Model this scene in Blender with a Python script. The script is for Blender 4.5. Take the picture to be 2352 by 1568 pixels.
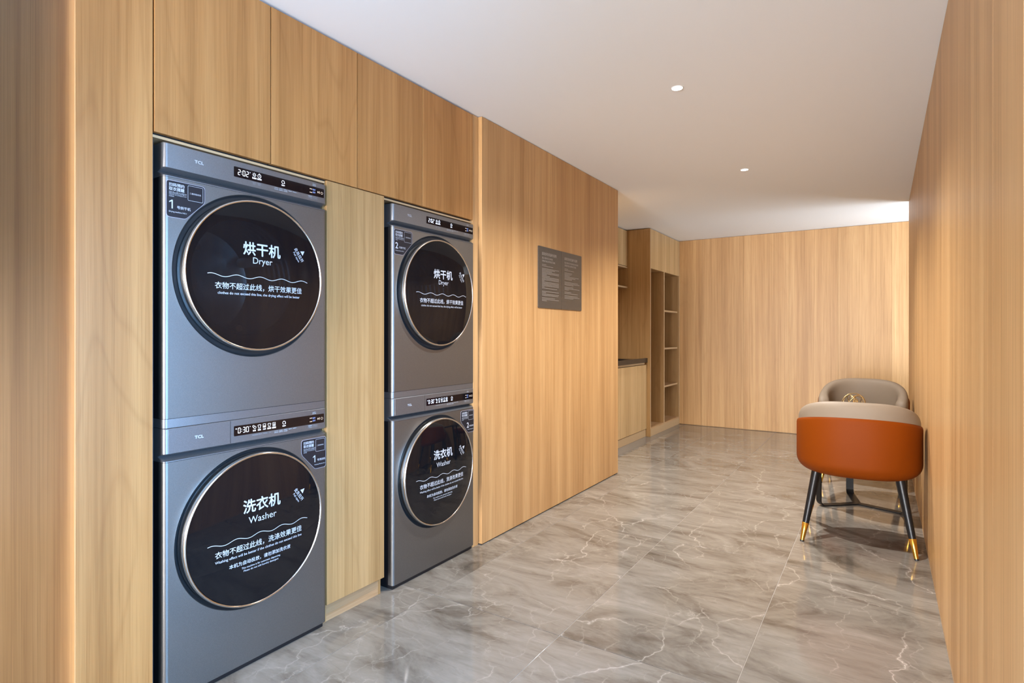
import bpy, bmesh, math, random
from mathutils import Vector, Matrix
random.seed(7)
for o in list(bpy.data.objects): bpy.data.objects.remove(o)
scn = bpy.context.scene
COL = scn.collection
PI = math.pi

# ------------------------------------------------------------------ camera
# 2352x1568 photo: focal 1309 px, horizon at row 767, room axis vanishing at column 2022
F = 1309.0; CAM_H = 1.137
YAW = math.atan((2022 - 1176) / F)
cam = bpy.data.cameras.new('camera'); cam_o = bpy.data.objects.new('camera', cam); COL.objects.link(cam_o)
cam.sensor_fit = 'HORIZONTAL'; cam.sensor_width = 36.0; cam.lens = F / 2352 * 36.0
cam.shift_y = -(784 - 767) / 2352.0
cam.clip_start = 0.02
cam_o.location = (0, 0, CAM_H); cam_o.rotation_euler = (PI / 2, 0, YAW)
scn.camera = cam_o

# ------------------------------------------------------------------ world, daylight, exposure
w = bpy.data.worlds.new('world'); scn.world = w; w.use_nodes = True
bg = w.node_tree.nodes['Background']; bg.inputs[0].default_value = (0.62, 0.8, 1.0, 1); bg.inputs[1].default_value = 2.0
vs = scn.view_settings
vs.view_transform = 'Standard'; vs.look = 'None'; vs.exposure = 0.90; vs.gamma = 1.0; vs.use_curve_mapping = False

def area(name, loc, rot, sx, sy, power, color):
    l = bpy.data.lights.new(name, 'AREA'); l.shape = 'RECTANGLE'; l.size = sx; l.size_y = sy
    l.energy = power; l.color = color
    o = bpy.data.objects.new(name, l); COL.objects.link(o); o.location = loc; o.rotation_euler = rot
    return o
# daylight: window_1 beside the camera, window_2 past the right wall, fill_window added behind the camera as fill;
# the alcove and lobby fields tilt up to brighten the ceiling
l = area('window_daylight', (0.252, 0.62, 0.95), (0, PI / 2 - math.radians(14), 0), 1.8, 1.15, 34, (0.22, 0.53, 1.0)); l.data.spread = math.radians(125)
area('alcove_daylight', (1.24, 6.64, 1.15), (0, PI / 2 + math.radians(22), math.radians(38)), 1.8, 0.90, 25, (0.86, 0.93, 1.0))
area('lobby_fill_light', (-0.85, -6.38, 1.1), (PI / 2 + math.radians(26), 0, 0), 1.9, 2.0, 540, (0.98, 0.98, 1.0))  # invented fill from behind the camera, mainly to brighten the ceiling
DOWNLIGHT_W = 118; DOWNLIGHT_C = (1.0, 0.975, 0.945)

# ------------------------------------------------------------------ materials
def mat(name, col=(0.5, 0.5, 0.5), rough=0.5, metal=0.0, spec=0.5, coat=0.0, emit=None, es=1.0, alpha=1.0):
    m = bpy.data.materials.new(name); m.use_nodes = True
    b = m.node_tree.nodes['Principled BSDF']
    b.inputs['Base Color'].default_value = (*col, 1); b.inputs['Roughness'].default_value = rough
    b.inputs['Metallic'].default_value = metal; b.inputs['Specular IOR Level'].default_value = spec
    b.inputs['Coat Weight'].default_value = coat; b.inputs['Alpha'].default_value = alpha
    if emit:
        b.inputs['Emission Color'].default_value = (*emit, 1); b.inputs['Emission Strength'].default_value = es
    return m

class N:
    def __init__(s, m): s.t = m.node_tree; s.b = s.t.nodes['Principled BSDF']
    def n(s, typ, **k):
        x = s.t.nodes.new(typ)
        for a, v in k.items():
            if a.startswith('i_'): x.inputs[a[2:].replace('_', ' ')].default_value = v
            else: setattr(x, a, v)
        return x
    def l(s, a, b): s.t.links.new(a, b)
    def ramp(s, src, stops):
        r = s.t.nodes.new('ShaderNodeValToRGB'); e = r.color_ramp.elements
        while len(e) < len(stops): e.new(0.5)
        for x, (p, c) in zip(e, stops):
            x.position = p; x.color = (*c, 1) if len(c) == 3 else c
        s.l(src, r.inputs[0]); return r.outputs[0]
    def mix(s, f, a, b, mode='MIX'):
        x = s.t.nodes.new('ShaderNodeMix'); x.data_type = 'RGBA'; x.blend_type = mode
        for k, v in ((0, f), (6, a), (7, b)):
            if hasattr(v, 'is_linked'): s.l(v, x.inputs[k])
            elif isinstance(v, tuple): x.inputs[k].default_value = (*v, 1)
            else: x.inputs[k].default_value = v
        return x.outputs[2]

def wood(name, dark, mid, light, rough=0.42, figure=0.5, horiz=False, fine=1.0):
    """straight oak grain running up the board (or along it), from world position, shifted per object"""
    m = mat(name, mid, rough, spec=0.35); N_ = N(m)
    geo = N_.n('ShaderNodeNewGeometry'); oi = N_.n('ShaderNodeObjectInfo')
    off = N_.n('ShaderNodeVectorMath', operation='SCALE'); off.inputs[0].default_value = (37.0, 53.0, 11.0)
    N_.l(oi.outputs['Random'], off.inputs['Scale'])
    add = N_.n('ShaderNodeVectorMath', operation='ADD'); N_.l(geo.outputs['Position'], add.inputs[0]); N_.l(off.outputs[0], add.inputs[1])
    def coord(h, v):
        mp = N_.n('ShaderNodeMapping'); mp.inputs['Scale'].default_value = (h, v, h) if horiz else (h, h, v)
        N_.l(add.outputs[0], mp.inputs[0]); return mp.outputs[0]
    def noise(vec, sc, det=3, rg=0.55, dist=0.0):
        x = N_.n('ShaderNodeTexNoise'); x.inputs['Scale'].default_value = sc; x.inputs['Detail'].default_value = det
        x.inputs['Roughness'].default_value = rg; x.inputs['Distortion'].default_value = dist
        N_.l(vec, x.inputs['Vector']); return x.outputs[0]
    bands = noise(coord(1, 0.035), 9.0, 3, 0.6, 0.15)          # broad tone bands
    lines = noise(coord(1, 0.012), 75.0 * fine, 3, 0.65)       # growth lines
    pores = noise(coord(1, 0.010), 380.0, 2, 0.6)                # short pores
    # cathedral figure: distorted rings seen end to end
    warp = noise(coord(1, 0.16), 2.6, 2, 0.5)
    mul = N_.n('ShaderNodeMath', operation='MULTIPLY'); mul.inputs[1].default_value = 26.0; N_.l(warp, mul.inputs[0])
    fr = N_.n('ShaderNodeMath', operation='PINGPONG'); fr.inputs[1].default_value = 1.0; N_.l(mul.outputs[0], fr.inputs[0])
    c1 = N_.ramp(bands, [(0.28, dark), (0.5, mid), (0.72, light)])
    c2 = N_.ramp(lines, [(0.32, (0.80, 0.75, 0.68)), (0.52, (1, 1, 1)), (0.7, (1.07, 1.07, 1.06))])
    c3 = N_.ramp(pores, [(0.33, (0.80, 0.75, 0.68)), (0.48, (1, 1, 1))])
    c4 = N_.ramp(fr.outputs[0], [(0.0, (0.80, 0.74, 0.66)), (0.22, (1, 1, 1)), (1.0, (1.03, 1.03, 1.02))])
    a = N_.mix(0.75, c1, c2, 'MULTIPLY'); a = N_.mix(0.6, a, c3, 'MULTIPLY'); a = N_.mix(figure, a, c4, 'MULTIPLY')
    hv = N_.n('ShaderNodeMapRange'); hv.inputs['To Min'].default_value = 0.93; hv.inputs['To Max'].default_value = 1.05
    N_.l(oi.outputs['Random'], hv.inputs[0])
    cb = N_.n('ShaderNodeCombineColor')
    for k in range(3): N_.l(hv.outputs[0], cb.inputs[k])
    a = N_.mix(1.0, a, cb.outputs[0], 'MULTIPLY')
    N_.l(a, N_.b.inputs['Base Color'])
    bp = N_.n('ShaderNodeBump'); bp.inputs['Strength'].default_value = 0.06; bp.inputs['Distance'].default_value = 0.001
    N_.l(pores, bp.inputs['Height']); N_.l(bp.outputs[0], N_.b.inputs['Normal'])
    return m

M = {}
M['oak'] = wood('light_oak', (0.335, 0.153, 0.045), (0.42, 0.20, 0.063), (0.50, 0.256, 0.088), figure=0.4)
M['oak_wall'] = wood('wall_oak', (0.42, 0.23, 0.09), (0.53, 0.308, 0.13), (0.62, 0.385, 0.175), figure=0.15)
M['oak_pale'] = wood('pale_oak', (0.33, 0.193, 0.076), (0.41, 0.247, 0.102), (0.48, 0.30, 0.134), figure=0.3)
M['oak_lit'] = wood('lit_pale_oak', (0.46, 0.30, 0.14), (0.55, 0.375, 0.185), (0.63, 0.44, 0.235), figure=0.25)  # pale oak with brighter light put into its colour, for kitchenette fronts
M['oak_edge'] = mat('oak_edge_band', (0.50, 0.345, 0.19), 0.45)
M['oak_horizontal'] = wood('oak_lengthwise', (0.38, 0.225, 0.11), (0.48, 0.30, 0.155), (0.56, 0.37, 0.21), figure=0.4, horiz=True)
M['ceiling'] = mat('ceiling_paint', (0.87, 0.89, 0.905), 0.9, spec=0.2)
M['plaster'] = mat('white_wall_paint', (0.75, 0.73, 0.70), 0.9, spec=0.2)
M['grout'] = mat('grout', (0.38, 0.35, 0.31), 0.7)
M['dark'] = mat('dark_gap', (0.012, 0.011, 0.010), 0.8)  # near black for seams, and for shade painted into gaps
M['black_plastic'] = mat('black_plastic', (0.010, 0.010, 0.012), 0.35)
M['steel'] = mat('titanium_grey_steel', (0.225, 0.225, 0.22), 0.47, metal=0.97)
M['steel_panel'] = mat('titanium_grey_panel', (0.37, 0.375, 0.39), 0.40, metal=0.8)
M['dish'] = mat('darkened_door_surround', (0.045, 0.047, 0.052), 0.3, metal=0.5)  # the dish metal, darkened in colour for its dim reflections
M['chrome'] = mat('chrome_ring', (0.72, 0.70, 0.67), 0.12, metal=1.0)
M['glass_dryer'] = mat('smoked_glass', (0.004, 0.005, 0.007), 0.03, spec=0.4, alpha=0.88)
M['glass_washer'] = mat('black_mirror_glass', (0.004, 0.005, 0.007), 0.03, spec=0.45)
M['drum'] = mat('drum_steel', (0.55, 0.56, 0.58), 0.25, metal=0.9)
M['print'] = mat('white_print', (0.52, 0.54, 0.58), 0.5)
M['print_soft'] = mat('pale_grey_print', (0.38, 0.40, 0.43), 0.5)
M['print_sign'] = mat('muted_sign_print', (0.36, 0.34, 0.31), 0.5)
M['led'] = mat('led_white', (0.1, 0.1, 0.1), 0.5, emit=(0.72, 0.80, 1.0), es=1.3)
M['led_blue'] = mat('led_blue', (0.05, 0.05, 0.1), 0.5, emit=(0.22, 0.34, 0.8), es=0.6)
M['led_warm'] = mat('led_warm', (0.1, 0.1, 0.1), 0.5, emit=(0.9, 0.72, 0.55), es=0.55)
M['screen'] = mat('display_glass', (0.003, 0.003, 0.005), 0.06, spec=0.5)
M['sticker'] = mat('black_sticker', (0.012, 0.013, 0.018), 0.35)
M['sticker_edge'] = mat('sticker_border', (0.38, 0.36, 0.42), 0.4)
M['sign'] = mat('bronze_grey_plate', (0.115, 0.105, 0.095), 0.33, metal=0.55)
M['counter'] = mat('black_stone', (0.012, 0.012, 0.014), 0.22)
M['orange'] = mat('orange_leather', (0.175, 0.033, 0.001), 0.55, spec=0.09)
M['beige'] = mat('beige_leather', (0.22, 0.172, 0.125), 0.55, spec=0.25)
M['leg_black'] = mat('black_lacquer', (0.006, 0.006, 0.007), 0.38, spec=0.35)
M['gold'] = mat('brushed_gold', (0.75, 0.42, 0.07), 0.25, metal=1.0)
M['gold_wire'] = mat('gold_wire', (0.78, 0.60, 0.28), 0.2, metal=1.0)
M['lamp'] = mat('lamp_emitter', (1, 1, 1), 0.5, emit=(1.0, 0.97, 0.93), es=6.0)
M['white_plastic'] = mat('white_trim', (0.8, 0.8, 0.79), 0.4)
M['frame'] = mat('window_frame_metal', (0.12, 0.12, 0.13), 0.4, metal=0.6)
M['pane'] = mat('window_glass', (0.9, 0.95, 1.0), 0.02, alpha=0.06)

def leather(m, sc, st):
    n = N(m); tc = n.n('ShaderNodeTexCoord'); v = n.n('ShaderNodeTexNoise'); v.inputs['Scale'].default_value = sc; v.inputs['Detail'].default_value = 4
    n.l(tc.outputs['Object'], v.inputs['Vector']); bp = n.n('ShaderNodeBump'); bp.inputs['Strength'].default_value = st; bp.inputs['Distance'].default_value = 0.001
    n.l(v.outputs[0], bp.inputs['Height']); n.l(bp.outputs[0], n.b.inputs['Normal'])
leather(M['orange'], 180, 0.12); leather(M['beige'], 220, 0.1)
def speckle(m, base, k=0.1):
    n = N(m); tc = n.n('ShaderNodeTexCoord'); v = n.n('ShaderNodeTexNoise'); v.inputs['Scale'].default_value = 900; v.inputs['Detail'].default_value = 1
    n.l(tc.outputs['Object'], v.inputs['Vector'])
    lo = tuple(c * (1 - k) for c in base); hi = tuple(c * (1 + k) for c in base)
    n.l(n.ramp(v.outputs[0], [(0.35, lo), (0.65, hi)]), n.b.inputs['Base Color'])
speckle(M['steel'], (0.225, 0.225, 0.22)); speckle(M['steel_panel'], (0.23, 0.235, 0.245))

def marble(name, plain=False):
    m = mat(name, (0.36, 0.31, 0.26), 0.085, spec=0.5); n = N(m)
    geo = n.n('ShaderNodeNewGeometry'); oi = n.n('ShaderNodeObjectInfo')
    off = n.n('ShaderNodeVectorMath', operation='SCALE'); off.inputs[0].default_value = (41.0, 29.0, 0.0); n.l(oi.outputs['Random'], off.inputs['Scale'])
    add = n.n('ShaderNodeVectorMath', operation='ADD'); n.l(geo.outputs['Position'], add.inputs[0]); n.l(off.outputs[0], add.inputs[1])
    def noise(vec, sc, det, rg=0.55, dist=0.0):
        x = n.n('ShaderNodeTexNoise'); x.inputs['Scale'].default_value = sc; x.inputs['Detail'].default_value = det
        x.inputs['Roughness'].default_value = rg; x.inputs['Distortion'].default_value = dist
        n.l(vec, x.inputs['Vector']); return x
    def mapped(rot, sc):
        mp = n.n('ShaderNodeMapping'); mp.inputs['Rotation'].default_value = (0, 0, rot); mp.inputs['Scale'].default_value = sc
        n.l(add.outputs[0], mp.inputs[0]); return mp.outputs[0]
    # brushed clouds, drawn out diagonally
    cl = noise(mapped(0.5, (0.75, 1.8, 1)), 2.2, 9, 0.64, 1.5)
    col = n.ramp(cl.outputs[0], [(0.22, (0.062, 0.050, 0.037)), (0.37, (0.135, 0.115, 0.093)), (0.48, (0.195, 0.173, 0.145)), (0.62, (0.240, 0.217, 0.187)), (0.80, (0.33, 0.305, 0.27))])
    st = noise(mapped(0.35, (0.8, 3.8, 1)), 5.5, 10, 0.74, 1.4)
    col = n.mix(0.5, col, n.ramp(st.outputs[0], [(0.30, (0.62, 0.58, 0.54)), (0.48, (1, 1, 1)), (0.7, (1.2, 1.19, 1.18))]), 'MULTIPLY')
    # crack veins: voronoi cell edges bent by noise, present only in patches
    def veins(scale, wamt, width, seed, lo, hi):
        wn = noise(add.outputs[0], 2.4 + seed, 5, 0.55)
        sub = n.n('ShaderNodeVectorMath', operation='SUBTRACT'); sub.inputs[1].default_value = (0.5, 0.5, 0.5); n.l(wn.outputs['Color'], sub.inputs[0])
        sc_ = n.n('ShaderNodeVectorMath', operation='SCALE'); sc_.inputs['Scale'].default_value = wamt; n.l(sub.outputs[0], sc_.inputs[0])
        mp = n.n('ShaderNodeMapping'); mp.inputs['Rotation'].default_value = (0, 0, 0.6 + seed); mp.inputs['Scale'].default_value = (1.0, 0.62, 1); mp.inputs['Location'].default_value = (seed * 7.1, seed * 3.3, 0)
        a2 = n.n('ShaderNodeVectorMath', operation='ADD'); n.l(add.outputs[0], a2.inputs[0]); n.l(sc_.outputs[0], a2.inputs[1]); n.l(a2.outputs[0], mp.inputs[0])
        vo = n.n('ShaderNodeTexVoronoi', feature='DISTANCE_TO_EDGE', voronoi_dimensions='2D'); vo.inputs['Scale'].default_value = scale; n.l(mp.outputs[0], vo.inputs['Vector'])
        line = n.ramp(vo.outputs['Distance'], [(0.0, (1, 1, 1)), (width, (0.30, 0.30, 0.30)), (width * 5, (0, 0, 0))])
        mk = noise(add.outputs[0], 2.1 + seed, 3)
        msk = n.ramp(mk.outputs[0], [(lo, (0, 0, 0)), (hi, (1, 1, 1))])
        return n.mix(1.0, line, msk, 'MULTIPLY')
    v1 = veins(1.7, 0.42, 0.0030, 0.3, 0.42, 0.66)
    v2 = veins(3.9, 0.34, 0.006, 1.7, 0.46, 0.66)
    v3 = veins(8.5, 0.25, 0.009, 2.9, 0.48, 0.70)
    if not plain:
        col = n.mix(v3, col, (0.33, 0.30, 0.26)); col = n.mix(v2, col, (0.38, 0.35, 0.305)); col = n.mix(v1, col, (0.50, 0.465, 0.415))
    n.l(col, n.b.inputs['Base Color'])
    return m
M['marble'] = marble('greige_marble_tile')
M['border'] = mat('grey_border_stone', (0.15, 0.145, 0.138), 0.15)

# ------------------------------------------------------------------ builders
def tag(o, label=None, cat=None, group=None, kind=None):
    if label: o['label'] = label
    if cat: o['category'] = cat
    if group: o['group'] = group
    if kind: o['kind'] = kind
    return o
ROOT = {}
def base_of(o):
    return Vector(o['_b']) if o is not None and '_b' in o else Vector((0, 0, 0))
def thing(name, label, cat, loc, group=None):
    o = bpy.data.objects.new(name, None); COL.objects.link(o); o.location = loc; o.empty_display_size = 0.1
    ROOT[o.name] = Vector(loc); return tag(o, label, cat, group)
def root_loc(o):
    while o.parent: o = o.parent
    return ROOT.get(o.name, Vector((0, 0, 0)))
def obj(name, me, m, parent=None, smooth=None):
    """link mesh given in world coordinates; children live in their thing's frame"""
    if parent is not None:
        me.transform(Matrix.Translation(-root_loc(parent)))
    if m is not None and not me.materials: me.materials.append(m)
    if smooth is not None:
        me.polygons.foreach_set('use_smooth', [True] * len(me.polygons))
        if smooth < 180: me.set_sharp_from_angle(angle=math.radians(smooth))
    o = bpy.data.objects.new(name, me); COL.objects.link(o)
    if parent is not None: o.parent = parent
    return o
def from_bm(bm, name='mesh'):
    me = bpy.data.meshes.new(name); bmesh.ops.recalc_face_normals(bm, faces=bm.faces); bm.to_mesh(me); bm.free(); return me
def pyd(v, f):
    me = bpy.data.meshes.new('mesh'); me.from_pydata([tuple(p) for p in v], [], f); me.update(); return me
def add_box(bm, x0, x1, y0, y1, z0, z1, bev=0.0):
    b2 = bmesh.new(); bmesh.ops.create_cube(b2, size=1)
    for v in b2.verts: v.co = Vector(((x0 + x1) / 2 + v.co.x * (x1 - x0), (y0 + y1) / 2 + v.co.y * (y1 - y0), (z0 + z1) / 2 + v.co.z * (z1 - z0)))
    if bev > 0: bmesh.ops.bevel(b2, geom=b2.edges[:], offset=bev, segments=2, affect='EDGES', profile=0.5)
    t = bpy.data.meshes.new('t'); b2.to_mesh(t); b2.free(); bm.from_mesh(t); bpy.data.meshes.remove(t)
def box(name, x0, x1, y0, y1, z0, z1, m, parent=None, bev=0.0015):
    bm = bmesh.new(); add_box(bm, x0, x1, y0, y1, z0, z1, bev)
    return obj(name, from_bm(bm), m, parent)
def boxes(name, lst, m, parent=None, bev=0.0015):
    bm = bmesh.new()
    for a in lst: add_box(bm, *a, bev)
    return obj(name, from_bm(bm), m, parent)
def lathe_x(prof, cx, cy, cz, n=96, close_first=False):
    """profile [(r, dx)] turned about the X axis through (cx, cy, cz)"""
    v = []; f = []
    for r, dx in prof:
        for k in range(n):
            a = 2 * PI * k / n
            v.append((cx + dx, cy + r * math.cos(a), cz + r * math.sin(a)))
    for i in range(len(prof) - 1):
        for k in range(n):
            k2 = (k + 1) % n
            f.append((i * n + k, i * n + k2, (i + 1) * n + k2, (i + 1) * n + k))
    if close_first:
        f.append(tuple(range((len(prof) - 1) * n, len(prof) * n)))
    bm = bmesh.new(); me = pyd(v, f); bm.from_mesh(me); bpy.data.meshes.remove(me)
    return from_bm(bm)
def lathe_z(prof, cx, cy, n=48, caps=True):
    v = []; f = []
    for r, z in prof:
        for k in range(n):
            a = 2 * PI * k / n; v.append((cx + r * math.cos(a), cy + r * math.sin(a), z))
    for i in range(len(prof) - 1):
        for k in range(n):
            k2 = (k + 1) % n
            f.append((i * n + k, i * n + k2, (i + 1) * n + k2, (i + 1) * n + k))
    if caps:
        f.append(tuple(range(n))[::-1]); f.append(tuple(range((len(prof) - 1) * n, len(prof) * n)))
    return pyd(v, f)
def tube(pts, r, n=8, closed=False, radii=None):
    pts = [Vector(p) for p in pts]; v = []; f = []; m = len(pts); up = None
    for i, p in enumerate(pts):
        t = (pts[(i + 1) % m] - pts[i - 1]) if closed else (pts[min(i + 1, m - 1)] - pts[max(i - 1, 0)])
        t.normalize()
        if up is None: up = Vector((0, 0, 1)) if abs(t.z) < 0.9 else Vector((1, 0, 0))
        s = t.cross(up).normalized(); u = s.cross(t).normalized(); up = u
        rr = radii[i] if radii else r
        for k in range(n):
            a = 2 * PI * k / n; v.append(p + s * (rr * math.cos(a)) + u * (rr * math.sin(a)))
    for i in range(m if closed else m - 1):
        j = (i + 1) % m
        for k in range(n): f.append((i * n + k, i * n + (k + 1) % n, j * n + (k + 1) % n, j * n + k))
    if not closed:
        f.append(tuple(range(n))[::-1]); f.append(tuple(range((m - 1) * n, m * n)))
    return pyd(v, f)

# --- flat print on surfaces that face +X (u runs to +Y, v runs up)
def glyphs(s, bold=0.0, spacing=1.0):
    c = bpy.data.curves.new('t', 'FONT'); c.body = s; c.size = 1.0; c.offset = bold; c.space_character = spacing; c.resolution_u = 3
    c.fill_mode = 'FRONT' if False else 'BOTH'
    o = bpy.data.objects.new('t', c); COL.objects.link(o)
    dg = bpy.context.evaluated_depsgraph_get(); dg.update()
    me = bpy.data.meshes.new_from_object(o.evaluated_get(dg))
    v = [(p.co.x, p.co.y) for p in me.vertices]; f = [tuple(p.vertices) for p in me.polygons]
    bpy.data.objects.remove(o); bpy.data.curves.remove(c); bpy.data.meshes.remove(me)
    return v, f
_G = {}
class Print:
    """collects flat shapes in (y, z); build() lays them on the surface x = fx(y, z)"""
    def __init__(s): s.v = []; s.f = []
    def poly(s, pts):
        b = len(s.v); s.v += pts; s.f.append(tuple(range(b, b + len(pts))))
    def rect(s, y0, y1, z0, z1): s.poly([(y0, z0), (y1, z0), (y1, z1), (y0, z1)])
    def stroke(s, pts, wd, closed=False):
        m = len(pts); b = len(s.v)
        for i in range(m):
            p0 = pts[i - 1] if (closed or i) else pts[0]; p1 = pts[(i + 1) % m] if (closed or i < m - 1) else pts[-1]
            t = Vector((p1[0] - p0[0], p1[1] - p0[1])).normalized()
            s.v.append((pts[i][0] - t.y * wd / 2, pts[i][1] + t.x * wd / 2)); s.v.append((pts[i][0] + t.y * wd / 2, pts[i][1] - t.x * wd / 2))
        for i in range(m if closed else m - 1):
            j = (i + 1) % m; s.f.append((b + 2 * i, b + 2 * i + 1, b + 2 * j + 1, b + 2 * j))
    def circle(s, y, z, r, wd, a0=0, a1=2 * PI, n=24):
        full = abs(a1 - a0) > 6.2
        s.stroke([(y + r * math.cos(a0 + (a1 - a0) * k / n), z + r * math.sin(a0 + (a1 - a0) * k / n)) for k in range(n if full else n + 1)], wd, full)
    def text(s, st, y, z, width=None, height=None, align='C', bold=0.0, rot=0.0, spacing=1.0):
        """text box: width and/or height in metres of the inked area, (y, z) its centre (C), left-bottom (L) or right-bottom (R)"""
        key = (st, spacing)
        if key not in _G: _G[key] = glyphs(st, 0.0, spacing)
        v, f = _G[key]
        if not v: return
        x0 = min(p[0] for p in v); x1 = max(p[0] for p in v); y0 = min(p[1] for p in v); y1 = max(p[1] for p in v)
        sx = width / (x1 - x0) if width else None; sy = height / (y1 - y0) if height else None
        sx = sx or sy; sy = sy or sx
        ox = {'C': (x0 + x1) / 2, 'L': x0, 'R': x1}[align]; oy = (y0 + y1) / 2 if align == 'C' else y0
        cr, sr = math.cos(rot), math.sin(rot)
        for q_, (bx, by) in enumerate(((0, 0),) if bold <= 0 else ((bold, 0), (-bold, 0), (0, bold), (0, -bold))):      # heavier strokes: overlaid shifted copies
            b = len(s.v)
            for p in v:
                a, c = (p[0] + bx - ox) * sx, (p[1] + by - oy) * sy
                s.v.append((y + a * cr - c * sr, z + a * sr + c * cr, q_ * 5e-5))
            s.f += [tuple(b + i for i in q) for q in f]
    def build(s, name, fx, m, parent):
        if not s.f: return None
        me = pyd([(fx(p[0], p[1]) + (p[2] if len(p) > 2 else 0.0), p[0], p[1]) for p in s.v], s.f)
        bm = bmesh.new(); bm.from_mesh(me); bpy.data.meshes.remove(me)
        for q in bm.faces:
            q.normal_update()
            if q.normal.x < 0: q.normal_flip()
        me = bpy.data.meshes.new('print'); bm.to_mesh(me); bm.free()
        o_ = obj(name, me, m, parent)
        if name in ('icons', 'key_symbols', 'panel_print', 'sticker_print', 'small_print', 'program_mark', 'time_digits', 'heading'): o_['kind'] = 'stuff'
        return o_

# ================================================================== SETTING
H = 2.312
WX = -1.802            # corridor-side face of the panelled wall block
RX = 0.201             # right wall face
BY = 7.21              # back wall face
# floor: bed plus tiles 0.62 x 1.2
fl = box('floor', -4.6, 3.0, -6.5, 7.5, -0.08, -0.0015, M['grout'], bev=0); tag(fl, 'polished greige marble tile floor', kind='structure')
xs = [-1.64 + 0.6235 * k for k in range(-5, 8)]; ys = [1.903 + 1.197 * k for k in range(-7, 6)]
bm = bmesh.new(); add_box(bm, 0, 0.6235 - 0.0022, 0, 1.197 - 0.0022, -0.012, 0.0, 0.0006); tile_me = from_bm(bm); tile_me.materials.append(M['marble'])
for x in xs:
    for y in ys:
        if x > 2.9 or x < -4.7 or y > 7.3 or y < -6.6 or x > 1.5: continue
        if x < -2.4 and y > 0.75: continue        # under the fitted cabinets
        o = bpy.data.objects.new('tile', tile_me); COL.objects.link(o); o.parent = fl; o.location = (x + 0.0011, y + 0.0011, 0)
ce = box('ceiling', -4.6, 3.0, -6.5, 7.5, H, H + 0.1, M['ceiling'], bev=0); tag(ce, 'plain off-white painted ceiling', kind='structure')

# panelled block of wall between the machines and the kitchenette
wl = box('wall_left', -2.75, WX, 2.49, 4.385, 0.006, H - 0.003, M['oak_wall'], bev=0.001); tag(wl, 'warm oak panelled wall carrying the instruction plates', kind='structure')
b = box('shadow_gap_left', -2.74, WX - 0.008, 2.495, 4.38, 0.0, 0.006, M['dark'], bev=0); tag(b, 'dark strip painted as shade under the oak wall', kind='structure')  # near-black strip painted for the shade of the gap, no skirting
tag(box('trim_1', -2.70, WX - 0.024, 2.4365, 2.489, 0.0, H - 0.004, M['oak_wall'], bev=0.001), 'narrow oak post between dryer 2 and the wall', kind='structure')
# right wall, a hair off parallel, made of tall panels
wr = bpy.data.objects.new('wall_right', None)
def skew_box(name, y0, y1, z0, z1, xf, th, m, parent=None):
    me = pyd([(xf(y0), y0, z0), (xf(y1), y1, z0), (xf(y1) + th, y1, z0), (xf(y0) + th, y0, z0),
              (xf(y0), y0, z1), (xf(y1), y1, z1), (xf(y1) + th, y1, z1), (xf(y0) + th, y0, z1)],
             [(3, 2, 1, 0), (4, 5, 6, 7), (0, 1, 5, 4), (1, 2, 6, 5), (2, 3, 7, 6), (3, 0, 4, 7)])
    return obj(name, me, m, parent)
rxf = lambda y: 0.2005 + max(0.0, y - 3.0) * 0.0036
wr = skew_box('wall_right', 1.258, 6.13, 0.0, H, lambda y: rxf(y) + 0.016, 0.10, M['dark']); tag(wr, 'oak panelled right wall beside the armchairs', kind='structure')
seams = [1.258, 1.570, 2.79, 4.01, 5.23, 6.132]
for a, c in zip(seams, seams[1:]):
    skew_box('wall_panel', a + 0.0008, c - 0.0008, 0.022, H - 0.002, rxf, 0.016, M['oak_wall'], wr)
box('end_panel', rxf(6.13), rxf(6.13) + 0.118, 6.131, 6.145, 0.0, H - 0.001, M['oak_wall'], wr, 0.001)
tag(skew_box('baseboard_right', 1.258, 6.13, 0.0, 0.022, lambda y: rxf(y) - 0.002, 0.018, M['oak_horizontal']), 'thin oak skirting along the right wall', kind='structure')
# back wall of vertical panels
wb = box('wall_back', -2.78, 3.0, BY + 0.016, BY + 0.10, 0.0, H, M['oak_wall'], bev=0); tag(wb, 'oak panelled back wall with vertical seams', kind='structure')
sx = [-2.75] + [-1.86 + 0.49 * k for k in range(0, 10)]
for a, c in zip(sx, sx[1:]):
    box('wall_panel', a + 0.0005, min(c, 2.99) - 0.0005, BY, BY + 0.016, 0.006, H - 0.004, M['oak_wall'], wb, 0.0006)
# the unseen rest of the room: kitchenette back, alcove past the right wall, the space behind the camera
def wall(name, *a, m='plaster', label=''): return tag(box(name, *a, M[m], bev=0), label, kind='structure')
wall('wall_recess', -2.85, -2.752, 4.385, 7.21, 0, H, m='oak_wall', label='oak back of the kitchenette recess')
wall('wall_cabinet_back', -2.72, -2.68, 0.652, 2.49, 0, H, m='plaster', label='white wall behind the laundry cabinets')
wall('wall_far_left', -4.7, -4.6, -6.4, 2.5, 0, H, label='white wall of the lobby left of the cabinets')
wall('wall_left_return', -4.6, -2.72, 2.4, 2.5, 0, H, label='white wall behind the cabinet end')
wall('wall_front', -4.6, -1.9, -6.5, -6.4, 0, H, label='white wall behind the viewer')
wall('wall_lobby_blocker', -1.90, -1.78, -6.4, 0.30, 0, H, label='unseen white wall added to shade the cabinet end')  # added out of view to block rear light from the cabinet end
o = tag(boxes('fill_window', [(-1.9, 0.24, -6.46, -6.40, 0, 0.04), (-1.9, 0.24, -6.46, -6.40, H - 0.04, H)] + [(-1.9 + 0.70 * k, -1.86 + 0.70 * k, -6.46, -6.40, 0.04, H - 0.04) for k in range(4)], M['frame']), 'unseen dark-framed glazing added behind the viewer for fill light', kind='structure')  # glazing added out of view to go with the rear fill light
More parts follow.
